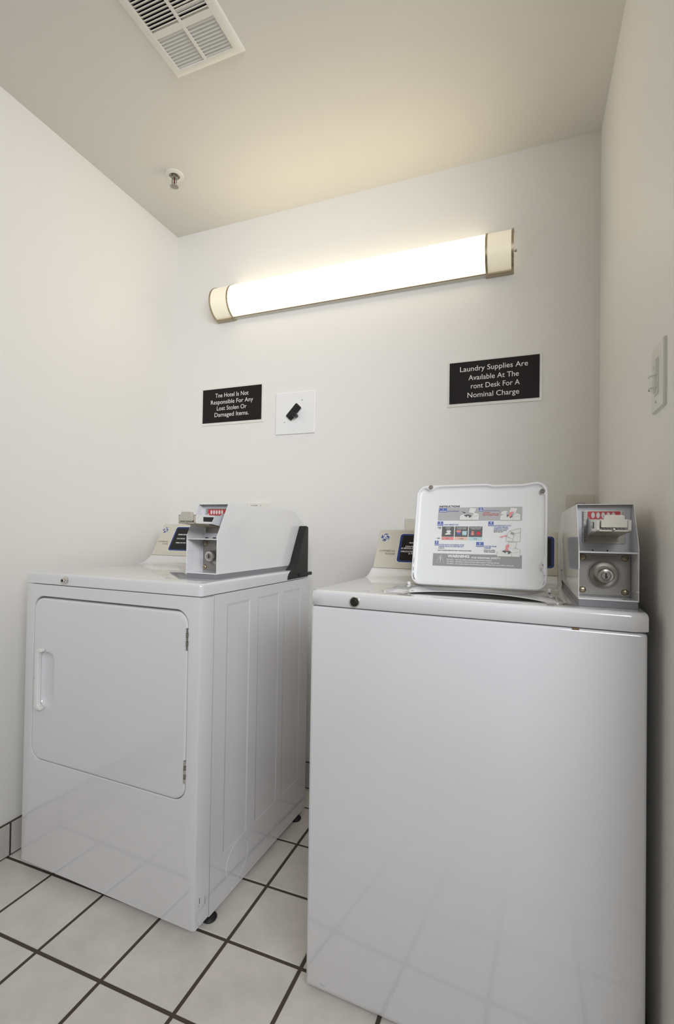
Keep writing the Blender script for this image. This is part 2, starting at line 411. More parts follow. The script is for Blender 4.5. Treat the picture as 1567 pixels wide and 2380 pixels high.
# cabinet with pressed side panel
bm = bmesh.new()
ys = [.0605, .118, .2385, .2825, .417, .450, .578, dd]; zs = [db-.001, .155, .862, zl-.0015]
G = [[bm.verts.new((-.0012, y, z)) for z in zs] for y in ys]
em = []
for i in range(7):
    for j in range(3):
        f = bm.faces.new((G[i][j], G[i+1][j], G[i+1][j+1], G[i][j+1]))
        if i in (1,3,5) and j == 1: em.append(f)
bm.normal_update()
bmesh.ops.inset_individual(bm, faces=em, thickness=.0095, depth=-.0013)
bm.normal_update()
m = MB()
m.v = [tuple(v.co) for v in bm.verts]
bm.verts.index_update()
for f in bm.faces: m.f.append([v.index for v in f.verts]); m.mi.append(m.m(WHITE))
bm.free()
# other faces of the box
xa, xb, ya, yb, za, zb_ = -.6846, -.0012, .0605, dd, db-.001, zl-.0015
m.add([(xa,ya,za),(xa,yb,za),(xa,yb,zb_),(xa,ya,zb_)], [(0,1,2,3)], WHITE); m.add([(xa,yb,za),(xb,yb,za),(xb,yb,zb_),(xa,yb,zb_)], [(0,1,2,3)], WHITE)
m.add([(xa,ya,zb_),(xb,ya,zb_),(xb,yb,zb_),(xa,yb,zb_)], [(0,1,2,3)], WHITE); m.add([(xa,ya,za),(xb,ya,za),(xb,yb,za),(xa,yb,za)], [(0,1,2,3)], WHITE)
m.add([(xa,ya,za),(xb,ya,za),(xb,ya,zb_),(xa,ya,zb_)], [(0,1,2,3)], WHITE)
cab = m.build('cabinet', dryer, angle=4)
m = MB()     # round knock-out embossed low on the side panel
for rr0, rr1 in ((.0555, .0545),):
    ring = lambda r, x: [(x, .1935+r*math.cos(2*PI*i/48), .098+r*.98*math.sin(2*PI*i/48)) for i in range(48)]
    m.rings([ring(.0575, -.0012), ring(.0562, -.0002), ring(.0548, -.0002), ring(.0535, -.0012)], WHITE)
m.build('knockout_ring', cab, angle=60)
# door
DP = rrect(-.6455, -.0420, .3525, .8520, .039, 10)
m = MB()
def insetP(P, e):
    return [(x+(e if x < cx_ else -e)*1, z+(e if z < .604 else -e)) for x, z in P]
SCP = rrect(-.6060, -.5480, .5190, .6880, [.022, .026, .026, .022], 8); scc = (-.577, .604)
AN = ray_angles(DP+SCP, scc, 48)
DPr = ray_outline(DP, scc, AN); SCr = ray_outline(SCP, scc, AN)
scoop = lambda k, kz, sh, d: [(scc[0]+sh+(x-scc[0])*k, d, scc[1]+(z-scc[1])*kz) for x, z in SCr]
m.rings([ring3(DPr, .020), ring3(DPr, .0035), ring3(insetP(DPr, .0012), .0008), ring3(insetP(DPr, .004), -.0008), ring3(insetP(DPr, .008), -.0010),
         ring3(SCr, -.0010)], WHITE)
m.rings([ring3(SCr, -.0010), scoop(.95, .985, -.0005, .0003), scoop(.80, .95, -.004, .0045), scoop(.60, .90, -.008, .0100), scoop(.30, .80, -.012, .0125)], WHITE, cap1=True)
door = m.build('door', dryer, angle=30)
m = MB()     # moulded recessed pull: scoop beside a raised grip
m.prism([(-.6205,.5165),(-.6205,.6865),(-.6130,.6955),(-.5900,.6985),(-.5900,.6870),(-.6000,.6845),(-.6040,.6760),(-.6040,.5285),(-.6000,.5205),(-.5900,.5190),(-.5900,.5080),(-.6120,.5080)], XZ, -.0155, -.0005, WPLAS)
hd = m.build('handle', door, bevel=.0045, bseg=4)
for z0, z1 in ((.7535, .8100), (.4030, .4605)):
    m = MB(); nk = 5; hgt = (z1-z0)/nk
    for k in range(nk):
        m.lathe([(.0036, 0), (.0036, hgt-.0008)], (-.0415, -.0015, z0+k*hgt), (0,0,1), STEEL if k % 2 else CHROME, seg=14)
    m.box(-.0462, -.0420, -.0014, .002, z0, z1, DSTEEL); m.box(-.0405, -.0385, -.0008, .002, z0, z1, DSTEEL)
    m.build('hinge', door)
# top panel with the ramp to the console
m = MB(); re = .008
XO0, XO1 = -W, 0.
def rr_ring(x0, x1, y0, y1, r, z): return [(x, y, z) for x, y in rrect(x0, x1, y0, y1, [r, r, .004, .004], 6)]
YB = .640
m.rings([rr_ring(XO0+.002, XO1-.002, .002, YB, .010, zl), rr_ring(XO0, XO1, 0, YB, .012, zl+.0015), rr_ring(XO0, XO1, 0, YB, .012, dh-re)]
        + [rr_ring(XO0+re*(1-math.cos(a)), XO1-re*(1-math.cos(a)), re*(1-math.cos(a)), YB, .012, dh-re+re*math.sin(a)) for a in (.4, .8, 1.2, PI/2)], WHITE, cap0=True, cap1=True)
top = m.build('top_panel', dryer, angle=40)
B0, ZB = .5325, .9633
def ramp(parent, b0, z0, top_z, x0, x1):
    m = MB(); d = b0; P = [(d-.072, top_z-.001), (d-.052, top_z+.0015), (d-.034, top_z+.0075), (d-.018, top_z+.0165), (d-.008, top_z+.0235), (d, z0-.0015), (d+.10, z0-.0015), (d+.10, top_z-.001)]
    m.prism(P, YZ, x0, x1, WHITE); return m.build('console_ramp', parent, bevel=.002, angle=60)
ramp(top, B0, ZB, dh, -W+.003, -.1410)
def console(parent, b0, z0, x0, x1, hk, rtl, rtr):
    """slanted control panel; local x along the machine, z up the slope"""
    m = MB(); P = rrect(x0, x1, 0, hk, [.002, .002, rtr, rtl], 8)
    m.prism(P, XZ, 0, .030, BEIGE)
    o = m.build('console', parent, bevel=.0022, loc=(0, b0, z0), rot=(-TH, 0, 0))
    return o
con = console(dryer, B0, ZB, -.6815, -.1410, .150, .013, .004)
m = MB(); m.prism([(B0+.03, ZB), (B0+.045, ZB), (B0+.105, ZB), (B0+.108, ZB+.118), (B0+.09, ZB+.125)], YZ, -.676, -.143, BEIGE); m.build('console_back', con, loc=None)
bpy.data.objects['console_back'].matrix_parent_inverse = Matrix.LocRotScale(Vector((0, B0, ZB)), Matrix.Rotation(-TH, 3, 'X'), None).inverted()
p = Print(0.); p.rect(-.6075, -.1580, .0215, .1365, PWHITE, 1, r=.011); p.rect(-.6055, -.1600, .0230, .1350, BLUE, 2, r=.010); p.rect(-.5985, -.1670, .0295, .1290, DISP, 3, r=.006)
dp = p.build('display_panel', con)
p = Print(-.0004)
for t_, x, z, wd in (('C', -.5240, .1130, .040), ('PERMANENT PRESS', -.5830, .0955, .098), ('SYNTHETIC KNITS', -.5820, .0760, .094), ('PRESS TO START', -.5780, .0565, .086)):
    p.text(t_.split(' ')[0] if t_ != 'PRESS TO START' else 'PRESS TO STA', x, z, .0056, PWHITE, 1, shear=.2, bold=.02)
p.build('display_lettering', con)
p = Print(0.); roundel(p, -.6600, .1185, .0155); p.build('roundel_emblem', con)
p = Print(0.); p.text('COMMERCIAL', -.6205, .0600, .0068, PBLACK, 1, 'R', width=.054, shear=.2); p.text('DRYER', -.6185, .0490, .0068, PBLACK, 1, 'R', width=.0275, shear=.2); p.build('console_lettering', con)
# black end cap closing the console and the top's rear side
m = MB()
m.prism([(.4700,.9000),(.4735,.9120),(.4800,.9205),(.4880,.9262),(.5000,.9292),(.5090,.9330),(.5200,.9400),(.5320,.9520),(.5405,.9625),(.5440,.9720),(.6050,1.0860),(.6100,1.0915),(.6250,1.0875),(.6262,.9190),(.6262,.9000)], YZ, -.0265, .0035, BLACK)
m.prism([(.5500,.9050),(.5500,.9165),(.6500,.9170),(.6540,.9150),(.6540,.9050)], YZ, -.0265, .0075, BLACK)
m.build('end_cap', con, bevel=.0015)
bpy.data.objects['end_cap'].matrix_parent_inverse = bpy.data.objects['console_back'].matrix_parent_inverse.copy()
# chrome lock in the top's front edge
m = MB(); m.lathe([(.0125, 0), (.0120, .0025), (.0092, .0035), (.0086, .0110), (.0075, .0125), (.0050, .0128), (.0046, .0118), (.0001, .0118)], (-.5090, .0005, .9120), (0,-1,0), CHROME, seg=32, cap0=False)
m.lathe([(.0042, 0), (.0042, .0008), (.0033, .0008), (.0033, 0)], (-.5090, -.0118, .9120), (0,-1,0), PBLACK, seg=20); m.build('lock', top)
for x in (-.045, -.641):
    for y in (.080, .590):
        m = MB(); m.lathe([(.020, 0), (.022, .005), (.016, .012), (.010, .014), (.010, .032)], (x+.030 if x > -.3 else x-.0, y, 0), (0,0,1), BLACK, seg=20); m.build('leveling_foot', dryer)
m = MB(); m.box(-.66, -.02, .055, .06, .008, .03, DSTEEL); m.build('base_rail', dryer)

# ------------------------------------------------------------------ washer (local origin: bottom front left corner)
wx, wy, wrot, wh, wb = .3103, -.8201, -.0489, .9352, .0118
washer = empty('washer', (wx, wy, 0), wrot)
tag(washer, 'white top-loading washing machine with its printed lid raised', 'washing machine')
wl = .9000
m = MB()
def wring(e, z, r=.009): return [(x, y, z) for x, y in rrect(.0035+e, W-.0035-e, .0025+e, .600, [r, r, .004, .004], 6)]
m.rings([wring(.004, wb), wring(.0005, wb+.004), wring(0, wb+.012), wring(0, wl-.008), wring(.001, wl-.004), wring(.004, wl-.0018)], WHITE, cap0=True, cap1=True)
wcab = m.build('cabinet', washer, angle=40)
m = MB(); m.box(.560, .572, .0010, .0030, .8955, .8985, RUST); m.build('rust_spot', wcab, bevel=.0008)
m = MB(); m.tube([(.041+.0065*k, .0023, .0295-.0022*k) for k in range(3)], .0004, PGREY, 6); m.build('scratch', wcab)
# top panel: rounded rim, flat deck, sunken well, tub opening
NA = 160; hc = (.352, .160)
def by_angle(pts):
    """resample a closed outline at NA rays from hc"""
    out = []
    for i in range(NA):
        a = 2*PI*i/NA; d = Vector((math.cos(a), math.sin(a))); best = None
        for k in range(len(pts)):
            p0 = Vector(pts[k])-Vector(hc); e = Vector(pts[(k+1) % len(pts)])-Vector(pts[k])
            den = d.x*e.y-d.y*e.x
            if abs(den) < 1e-12: continue
            t = (p0.x*e.y-p0.y*e.x)/den; s_ = (p0.x*d.y-p0.y*d.x)/den
            if t > 0 and -1e-6 <= s_ <= 1+1e-6 and (best is None or t > best): best = t
        out.append((hc[0]+d.x*best, hc[1]+d.y*best))
    return out
WYB = .600
def wout(e, r=.014): return by_angle(rrect(e, W-e, e, WYB, [r, r, .004, .004], 10))
well = by_angle(rrect(.152, .548, .056, .300, .030, 10))
circ = [(.352+.186*math.cos(2*PI*i/200), .052+.186*math.sin(2*PI*i/200)) for i in range(200)]
circ = [(x, max(y, .0645)) for x, y in circ]
hole = by_angle(circ)
L3 = lambda P, z: [(x, y, z) for x, y in P]
mix = lambda A, B, t: [(a[0]+(b[0]-a[0])*t, a[1]+(b[1]-a[1])*t) for a, b in zip(A, B)]
sm = lambda t: t*t*(3-2*t)
re = .009
m = MB()
rr = [L3(wout(.002), wl), L3(wout(0), wl+.002), L3(wout(0), wh-re)] + [L3(wout(re*(1-math.cos(a))), wh-re+re*math.sin(a)) for a in (.3, .6, .9, 1.2, PI/2)]
rr += [L3(mix(wout(re), well, t), wh) for t in (.5, 1)]
rr += [L3(mix(well, hole, t), wh-.0100*sm(t)) for t in (.1, .2, .3, .4, .5, .6, .7, .8, .9)]
rr += [L3(mix(well, hole, .985), wh-.0102), L3(hole, wh-.0112)]
m.rings(rr, WHITE)
wtop = m.build('top_panel', washer, angle=50)
m = MB(); m.rings([L3(mix(hole, [hc]*NA, -.03), wh-.0125), L3(mix(hole, [hc]*NA, -.12), wh-.0150), L3(mix(hole, [hc]*NA, -.12), wh-.05), L3(mix(hole, [hc]*NA, .02), wh-.30)], TUB, cap1=True); m.build('tub', washer, angle=60)
for xs, d in ((.163, 1), (.537, -1)):
    m = MB()
    m.prism([(xs, .066), (xs+d*.004, .066), (xs+d*.0085, .245), (xs+d*.0050, .250)], XY, wh-.001, wh+.0008, WHITE); m.build('well_ridge', wtop, bevel=.0008)
# lid-lock button
m = MB(); m.lathe([(.0125, 0), (.0125, .002), (.0115, .0042), (.0098, .0046), (.0096, .0025)], (.1165, .0005, .9150), (0,-1,0), CHROME, seg=36, cap1=False); bt = m.build('lock_button', washer)
m = MB(); m.lathe([(.0096, .001), (.0094, .004), (.0080, .0062), (.0050, .0073), (.0048, .0066), (.0001, .0066)], (.1165, .0005, .9150), (0,-1,0), BLACK, seg=36); m.build('button_cap', bt)
# console
WB0, WZB = .4388, .9614
ramp(wtop, WB0, WZB, wh, .002, .5385)
wcon = console(washer, WB0, WZB, .0035, .5390, .1385, .013, .003)
m = MB(); m.prism([(WB0+.03, WZB), (WB0+.045, WZB), (WB0+.105, WZB), (WB0+.108, WZB+.108), (WB0+.09, WZB+.114)], YZ, .008, .535, BEIGE); wb_ = m.build('console_back', wcon)
wb_.matrix_parent_inverse = Matrix.LocRotScale(Vector((0, WB0, WZB)), Matrix.Rotation(-TH, 3, 'X'), None).inverted()
p = Print(0.); p.rect(.0755, .5310, .0200, .1245, PWHITE, 1, r=.011); p.rect(.0770, .5295, .0215, .1230, BLUE, 2, r=.010); p.rect(.0850, .5215, .0275, .1165, DISP, 3, r=.006)
wdp = p.build('display_panel', wcon)
p = Print(-.0004)
for t_, x, z in (('WHITE', .1085, .0880), ('COLORS', .0985, .0748), ('& REGULAR', .0860, .0682), ('DELICATES', .0865, .0570), ('& H', .1120, .0500)):
    p.text(t_, x, z, .0050, PWHITE, 1, bold=.025, wscale=1.12)
p.build('display_lettering', wcon)
p = Print(0.); roundel(p, .0262, .1090, .0160); p.build('roundel_emblem', wcon)
p = Print(0.); p.text('COMMERCIAL', .0680, .0560, .0070, PBLACK, 1, 'R', width=.0535, shear=.16); p.text('WASHER', .0680, .0460, .0070, PBLACK, 1, 'R', width=.0335, shear=.16); p.build('console_lettering', wcon)
for x in (.05, .636):
    for y in (.06, .55):
        m = MB(); m.lathe([(.018, 0), (.020, .004), (.012, .008), (.012, .014)], (x, y, 0), (0,0,1), BLACK, seg=18); m.build('leveling_foot', washer)
# lid, seen from its underside (local x across, z up, -y toward the room)
LW, LH = .3345, .2747
lid_e = (.179, .2483, .9370); LTH = .2383
NL = 14
def edge_pts(fn):
    out = rrect(0, LW, 0, LH, [.024, .026, .026, .030], NL)
    return fn(out)
def dense(P, step=.006):
    Q = []
    for i in range(len(P)):
        a = Vector(P[i]); b = Vector(P[(i+1) % len(P)]); k = max(1, int((b-a).length/step))
        Q += [tuple(a+(b-a)*j/k) for j in range(k)]
    return Q
LO = dense(rrect(0, LW, 0, LH, [.024, .026, .026, .030], NL))
def topdip(P):      # the wavy upper edge of the lid
    R = []
    for x, z in P:
        if z > LH-.02 and x > .17:
            d = .0042*sm(min(1, max(0, (x-.185)/.02)))*(1-sm(min(1, max(0, (x-.275)/.03))))
            z -= d*max(0, (z-(LH-.02))/.02)
        R.append((x, z))
    return R
LO = topdip(LO)
def shrink(P, e):
    R = []; n = len(P)
    for i in range(n):
        d = Vector(P[(i+1) % n])-Vector(P[i-1]); d.normalize(); R.append((P[i][0]-d.y*e, P[i][1]+d.x*e))
    return R
BUMPS = [(.0392, LH-.0045, .0125, .010), (LW-.0100, .2495, .010, .010), (LW-.006, .0600, .014, .012)]
def inner(e):
    R = []
    for (x, z), (xs, zs) in zip(LO, shrink(LO, e)):
        v = Vector((xs-x, zs-z)).normalized(); g = 0
        for bx_, bz_, sg, amp in BUMPS: g = max(g, amp*math.exp(-((x-bx_)**2+(z-bz_)**2)/sg**2*.9))
        R.append((xs+v.x*g, zs+v.y*g))
    return R
m = MB()
Yr = lambda P, y: [(x, y, z) for x, z in P]
m.rings([Yr(shrink(LO, .004), .016), Yr(shrink(LO, .001), .0135), Yr(LO, .010), Yr(LO, -.0025), Yr(shrink(LO, .0008), -.0042), Yr(shrink(LO, .0022), -.005),
         Yr(inner(.0040), -.005), Yr(inner(.0052), -.0042), Yr(inner(.0062), .001), Yr(inner(.0085), .0040), Yr(inner(.014), .0050)], LIDM, cap0=True, cap1=True)
lid = m.build('lid', washer, angle=50, loc=lid_e, rot=(-LTH, -.0077, -.0189))
for x, z in ((.0392, LH-.0062), (LW-.0118, .2495)):
    m = MB(); m.lathe([(.0058, 0), (.0062, .002), (.0050, .0048), (.0022, .0056), (.0018, .0040), (.0001, .0040)], (x, -.004, z), (0,-1,0), PAD, seg=20); m.build('rubber_bumper', lid)
m = MB(); m.box(LW-.0145, LW-.0085, -.0062, -.004, .0535, .0640, STEEL); m.box(LW-.0105, LW-.0086, -.0066, -.006, .0600, .0630, PBLACK)
for z in (.0500, .0672): m.lathe([(.0014, 0), (.001, .0008)], (LW-.0120, -.005, z), (0,-1,0), STEEL, seg=10)
m.build('strike_plate', lid)
for x in (-.010, LW+.001):
    m = MB(); m.box(x+.001, x+.008, -.002, .012, -.004, .0055, WPLAS); m.box(x+.0025, x+.0065, -.007, -.002, -.004, .001, WPLAS); m.build('hinge', lid, bevel=.0015)
p = Print(-.0047, .0002)   # chips and grime along the rim
for pts in ([(.0042, .071), (.0052, .071), (.0056, .060), (.0046, .052), (.004, .058)], [(.0042, .046), (.0058, .044), (.006, .034), (.0045, .036)], [(.0052, .029), (.0062, .029), (.0085, .018), (.013, .0105), (.009, .012), (.0055, .020)],
            [(LW-.006, .038), (LW-.0045, .038), (LW-.0045, .034), (LW-.006, .034)], [(LW-.006, .022), (LW-.0075, .016), (LW-.010, .012), (LW-.0068, .014), (LW-.005, .021)]): p.poly(pts, PDGREY, 1)
p.build('rim_chip', lid, each=True)
# printed instructions (x, z in lid plane)
p = Print(.0047, .00012)
fx = lambda u, v=1250: None
def LBL(q):   # fraction of the label crop (1567 x 1110) -> lid plane
    u, v = q; X = .0616+(u-128)/(1412-128)*(.2755-.0616); Z = .2121-(v-132)/(812-132)*(.2121-.0880)
    return X, Z
def zrect(u0, v0, u1, v1, mt, layer=1): (x0, z1), (x1, z0) = LBL((u0, v0)), LBL((u1, v1)); p.rect(x0, x1, z0, z1, mt, layer)
def ztext(t_, u, v, h, mt, layer=4, align='L', width=None, bold=.02): x, z = LBL((u, v)); k = .0001666; p.text(t_, x, z, h*k*1.08, mt, layer, align, width*k if width else None, bold)
def zpoly(pts, mt, layer=3): p.poly([LBL(q) for q in pts], mt, layer)
def zline(pts, mt=PLINE, layer=5, wd=.0006, closed=False): p.stroke([LBL(q) for q in pts], wd, mt, layer, smooth=False, closed=closed)
ztext('INSTRUCTIONS', 140, 126, 25, PBLACK, width=330, bold=.03)
zrect(128, 132, 1412, 330, PLGREY, 1)
def badge(u0, v0, u1, v1, num, word):
    zrect(u0, v0, u1, v1, LBLUE, 2); c = (u0+u1)/2; ztext(num, c, v0+34, 28, PWHITE, 4, 'C'); ztext(word, c, v1-8, 15, PWHITE, 4, 'C', width=(u1-u0)*.84)
badge(142, 140, 266, 204, '1', 'MEASURE'); badge(768, 135, 832, 198, '2', 'ADD'); badge(126, 345, 218, 410, '3', 'SELECT'); badge(920, 345, 1000, 412, '4', 'WAIT'); badge(100, 638, 160, 708, '5', 'ADD'); badge(750, 648, 862, 716, '6', 'REMOVE')
ztext('& ADD DETERGENT', 272, 197, 16, LBLUE, width=196)
ztext('CLOTHES & CLOSE LID', 838, 194, 16, LBLUE, width=244)
ztext('CAUTION:', 834, 220, 14, PRED, width=106); ztext('DO NOT FILL ABOVE TOP', 834, 240, 13, PRED, width=240); ztext('ROW OF BASKET HOLES.', 834, 259, 13, PRED, width=236)
def washer_icon(u, v, s=1.):
    q = lambda x, y: (u+x*s, v+y*s)
    zpoly([q(0,55), q(70,22), q(190,60), q(190,118), q(0,118)], PPAPER, 3); zpoly([q(150,-80+8), q(255,-60), q(230,20), q(130,0)], PPAPER, 3); zpoly([q(190,60), q(225,0), q(300,28), q(296,118), q(190,118)], PPAPER, 4)
    zpoly([q(60,48), q(100,34), q(160,40), q(188,58), q(160,84), q(110,76)], PDGREY, 5)
    zpoly([q(112,60), q(140,58), q(142,84), q(112,80)], PPAPER, 6)
    zline([q(0,55), q(0,118), q(296,118), q(300,28), q(225,0)]); zline([q(150,-72), q(255,-60), q(230,20)]); zline([q(150,-72), q(130,0)]); zline([q(190,60), q(190,118)], wd=.0004); zline([q(205,70), q(290,50)], wd=.0004)
washer_icon(478, 205); washer_icon(1090, 212); washer_icon(1065, 720, 1.1)
zpoly([(502,192),(560,205),(572,216),(545,222),(530,212)], PDGREY, 6); zline([(548,225),(552,262)], LBLUE, 6, .0008)
zpoly([(1098,235),(1115,198),(1160,185),(1198,195),(1200,212),(1180,218),(1196,290),(1152,285),(1140,232),(1112,246)], PPAPER, 6); zline([(1098,235),(1115,198),(1160,185),(1198,195)], PLINE, 7, .0005)
zpoly([(1212,265),(1228,215),(1262,202),(1304,208),(1270,228),(1262,258),(1238,285)], PPINK, 7)
ztext('WASH TEMPERATURE', 228, 402, 17, LBLUE, width=232)
ztext('FABRIC', 130, 440, 13, PBLACK, width=68); ztext('TYPE', 143, 459, 13, PBLACK, width=46); ztext('TEMP', 128, 608, 13, PBLACK, width=50)
for u0, u1, cl, tt, l1, l2 in ((205, 398, PPINK, 'HOT', 'COTTONS', 'WHITE'), (413, 614, PPEACH, 'WARM', 'COTTONS COLOR', '& PERM. PRESS'), (628, 835, PCYAN, 'COLD', 'DELICATE PERM. PRESS', '& MIXED LOADS')):
    zrect(u0, 420, u1, 574, PDGREY, 2); zrect(u0, 578, u1, 622, cl, 2); c = (u0+u1)/2
    ztext(tt, c, 608, 13, PDGREY, 4, 'C'); ztext(l1, c, 442, 12, PPAPER, 4, 'C', width=min(180, 12*len(l1))); ztext(l2, c, 462, 12, PPAPER, 4, 'C', width=min(150, 11*len(l2)))
def shirt(c, v, s, mt, L=4): zpoly([(c-42*s,v+8*s),(c-20*s,v-18*s),(c-8*s,v-12*s),(c+8*s,v-12*s),(c+20*s,v-18*s),(c+42*s,v+8*s),(c+30*s,v+18*s),(c+22*s,v+10*s),(c+24*s,v+50*s),(c-24*s,v+50*s),(c-22*s,v+10*s),(c-30*s,v+18*s)], mt, L)
shirt(312, 490, .95, PPAPER); zpoly([(252,546),(272,520),(350,524),(345,542),(290,546)], PPAPER, 5)
shirt(470, 490, 1., PPINK); zpoly([(448,510),(500,510),(502,548),(482,548),(474,528),(466,548),(446,548)], LBLUE, 5); zpoly([(528,488),(598,488),(594,550),(530,550)], PCYAN, 4); zline([(545,490),(562,506),(580,490)], PLINE, 6, .0004)
zpoly([(668,484),(676,480),(682,496),(694,496),(700,480),(706,484),(704,510),(714,548),(662,548),(672,510)], PPINK, 4); zpoly([(742,530),(752,502),(775,494),(800,502),(816,530),(806,546),(752,546)], PRED, 4)
for i, l in enumerate(('FOR PREVIOUS CYCLE', 'TO FINISH BEFORE', 'INSERTING COINS')): ztext(l, 1006, 414+i*24, 16, LBLUE, width=(248, 210, 210)[i])
ztext('INDICATOR LIGHTS', 1006, 484, 13, PBLACK, width=190); ztext('MUST BE OFF', 1006, 504, 13, PBLACK, width=134)
zpoly([(1392,444),(1235,482),(1186,560),(1190,630),(1390,636)], PPAPER, 3); zline([(1392,444),(1235,482),(1186,560),(1190,630),(1390,636)], closed=True)
zline([(1235,482),(1318,520),(1390,505)]); zline([(1318,520),(1285,600),(1285,630)]); zline([(1186,560),(1285,600)]); zpoly([(1252,500),(1300,515),(1300,545),(1250,525)], PGREY, 5)
zpoly([(1086,574),(1130,558),(1180,545),(1215,540),(1200,556),(1150,566),(1130,582)], PPINK, 6); zpoly([(1165,540),(1190,526),(1215,540),(1240,552),(1200,562)], PPAPER, 5)
ztext('DILUTED BLEACH (IF DESIRED) AFTER', 164, 704, 17, LBLUE, width=404); ztext('WASHER FILLS & CLOTHES ARE WET', 162, 729, 17, LBLUE, width=396)
ztext('CLOSE LID', 160, 752, 13, PBLACK, width=96); ztext('NOTE: WASHER OPERATES ONLY WHEN LID IS CLOSED.', 158, 786, 14, PBLACK, width=528)
ztext('CLOTHES FROM', 870, 716, 17, LBLUE, width=180); ztext('WASHER', 870, 740, 17, LBLUE, width=104); ztext('LEAVE LID OPEN', 868, 770, 14, PBLACK, width=164); ztext('WHEN FINISHED', 868, 794, 14, PBLACK, width=168)
zpoly([(1182,768),(1188,700),(1200,680),(1238,682),(1240,712),(1222,716),(1226,768)], PPINK, 7)
zrect(84, 826, 1420, 1008, PGREY, 1)
zline([(212,846),(142,960),(266,966)], PWHITE, 4, .0006, closed=True); zline([(207,880),(206,930)], PWHITE, 4, .0018); p.disc(*LBL((205,944)), .0011, PWHITE, 4)
ztext('WARNING', 316, 880, 38, PWHITE, width=338, bold=.04); ztext('FOR PERSONAL SAFETY', 688, 888, 24, PWHITE, width=428, bold=.03)
for i, (l, wd) in enumerate((('DO NOT... reach into washer until all moving parts have stopped.', 680), ('DO NOT... wash fabrics soiled with flammable liquids or cleaning solvents.', 796), ('DO NOT... mix chlorine bleach with ammonia or acids. Mixing these can produce a toxic gas.', 1000))): ztext(l, 310, 920+i*30, 17, PWHITE, width=wd, bold=.02)
p.build('instruction_label', lid)

# ------------------------------------------------------------------ coin meters on the machine tops
def on(frame_loc, rot, a, b): return (frame_loc[0]+a*math.cos(rot)-b*math.sin(rot), frame_loc[1]+a*math.sin(rot)+b*math.cos(rot))
X, Y = on((dx, dy), drot, -.1385, .1030)
coin_meter((X, Y, dh), drot-.0022, 'white coin-operated payment meter bolted on top of the dryer, its long side panel in view', 'coin meters on the machines')
mw = coin_meter((.8832, -.8054, wh), .0067, 'white coin-operated payment meter bolted on top of the washer beside the raised lid', 'coin meters on the machines')
mw.scale = (.945, .93, .925)      # the washer's meter is a slightly smaller one

# ------------------------------------------------------------------ signs and plates on the back wall
def sign(name, x0, x1, z0, z1, bx0, bx1, bz0, bz1, label, lines):
    R = empty(name, ((x0+x1)/2, 0, z0)); tag(R, label, 'sign', 'wall notices')
    o = (x0+x1)/2
    m = MB(); m.box(x0-o, x1-o, -.0035, 0, 0, z1-z0, ACRYL); m.build('backing_plate', R, bevel=.0007, bseg=2)
    m = MB(); m.box(bx0-o, bx1-o, -.0052, -.0036, bz0-z0, bz1-z0, SIGNB); f = m.build('sign_face', R, bevel=.0003, bseg=1)
    p = Print(-.0052, .0002)
    for t_, xa, xb, z, h in lines: p.text(t_, xa-o, z-z0, h, SIGNW, 1, width=xb-xa, bold=.002)
    p.build('lettering', f)
    return R
sign('wall_sign', -.6150, -.2885, 1.5495, 1.7231, -.6092, -.2990, 1.5612, 1.7155, 'small black notice about lost or stolen items beside the square white latch plate',
     [('Tne Hotel Is Not', -.5408, -.3652, 1.6755, .0188), ('Responsible For Any', -.5643, -.3412, 1.6452, .0188), ('Lost Stolen Or', -.5315, -.3744, 1.6162, .0188), ('Damaged Items.', -.5432, -.3629, 1.5870, .0188)])
sign('wall_sign', .5072, .8375, 1.5490, 1.7202, .5144, .8290, 1.5598, 1.7150, 'larger black notice about laundry supplies above the raised washer lid',
     [('Laundry Supplies Are', .5532, .7903, 1.6785, .0186), ('Ava\u0131lable At The', .5838, .7599, 1.6445, .0186), ('ront Desk For A', .5931, .7633, 1.6130, .0186), ('Nominal Charge', .5811, .7615, 1.5795, .0186)])
# square plate with the dark knob
R = empty('outlet_plate', (-.1340, 0, 1.4858)); tag(R, 'square white blank plate with a black tilted thumb latch, mid back wall', 'wall plate')
m = MB(); m.box(-.0935, .0935, -.006, 0, 0, .1805, PLATEW); m.build('plate', R, bevel=.003)
m = MB(); ca, sa = math.cos(.82), math.sin(.82); kx, kz = -.0035, .0935
def rot2(P, ox, oz): return [(ox+x*ca-z*sa, oz+x*sa+z*ca) for x, z in P]
m.prism(rot2(rrect(-.0385, .0385, -.0190, .0190, .006, 5), kx, kz), XZ, -.0105, -.0055, WPLAS)
m.prism(rot2(rrect(-.0360, .0360, -.0170, .0170, .005, 5), kx, kz), XZ, -.0135, -.0095, BLACK)
m.prism(rot2([(-.036, -.0035), (.036, -.0035), (.036, -.0015), (-.036, -.0015)], kx, kz), XZ, -.0150, -.0130, BLACK)
lt = m.build('latch_plate', R, bevel=.0008, bseg=2)
m = MB(); m.lathe([(.008, 0), (.0085, .012), (.0095, .016), (.0095, .030), (.0075, .034), (.004, .0345), (.0035, .033), (.0001, .033)], (.0105, -.012, .0755), (.12,-1,-.05), BLACK, seg=28); m.build('knob', R)
for x, z in ((.033, .143), (-.049, .053)):
    m = MB(); m.lathe([(.0024, 0), (.0022, .0009), (.0001, .0012)], (x, -.006, z), (0,-1,0), STEEL, seg=14); m.build('screw', R)
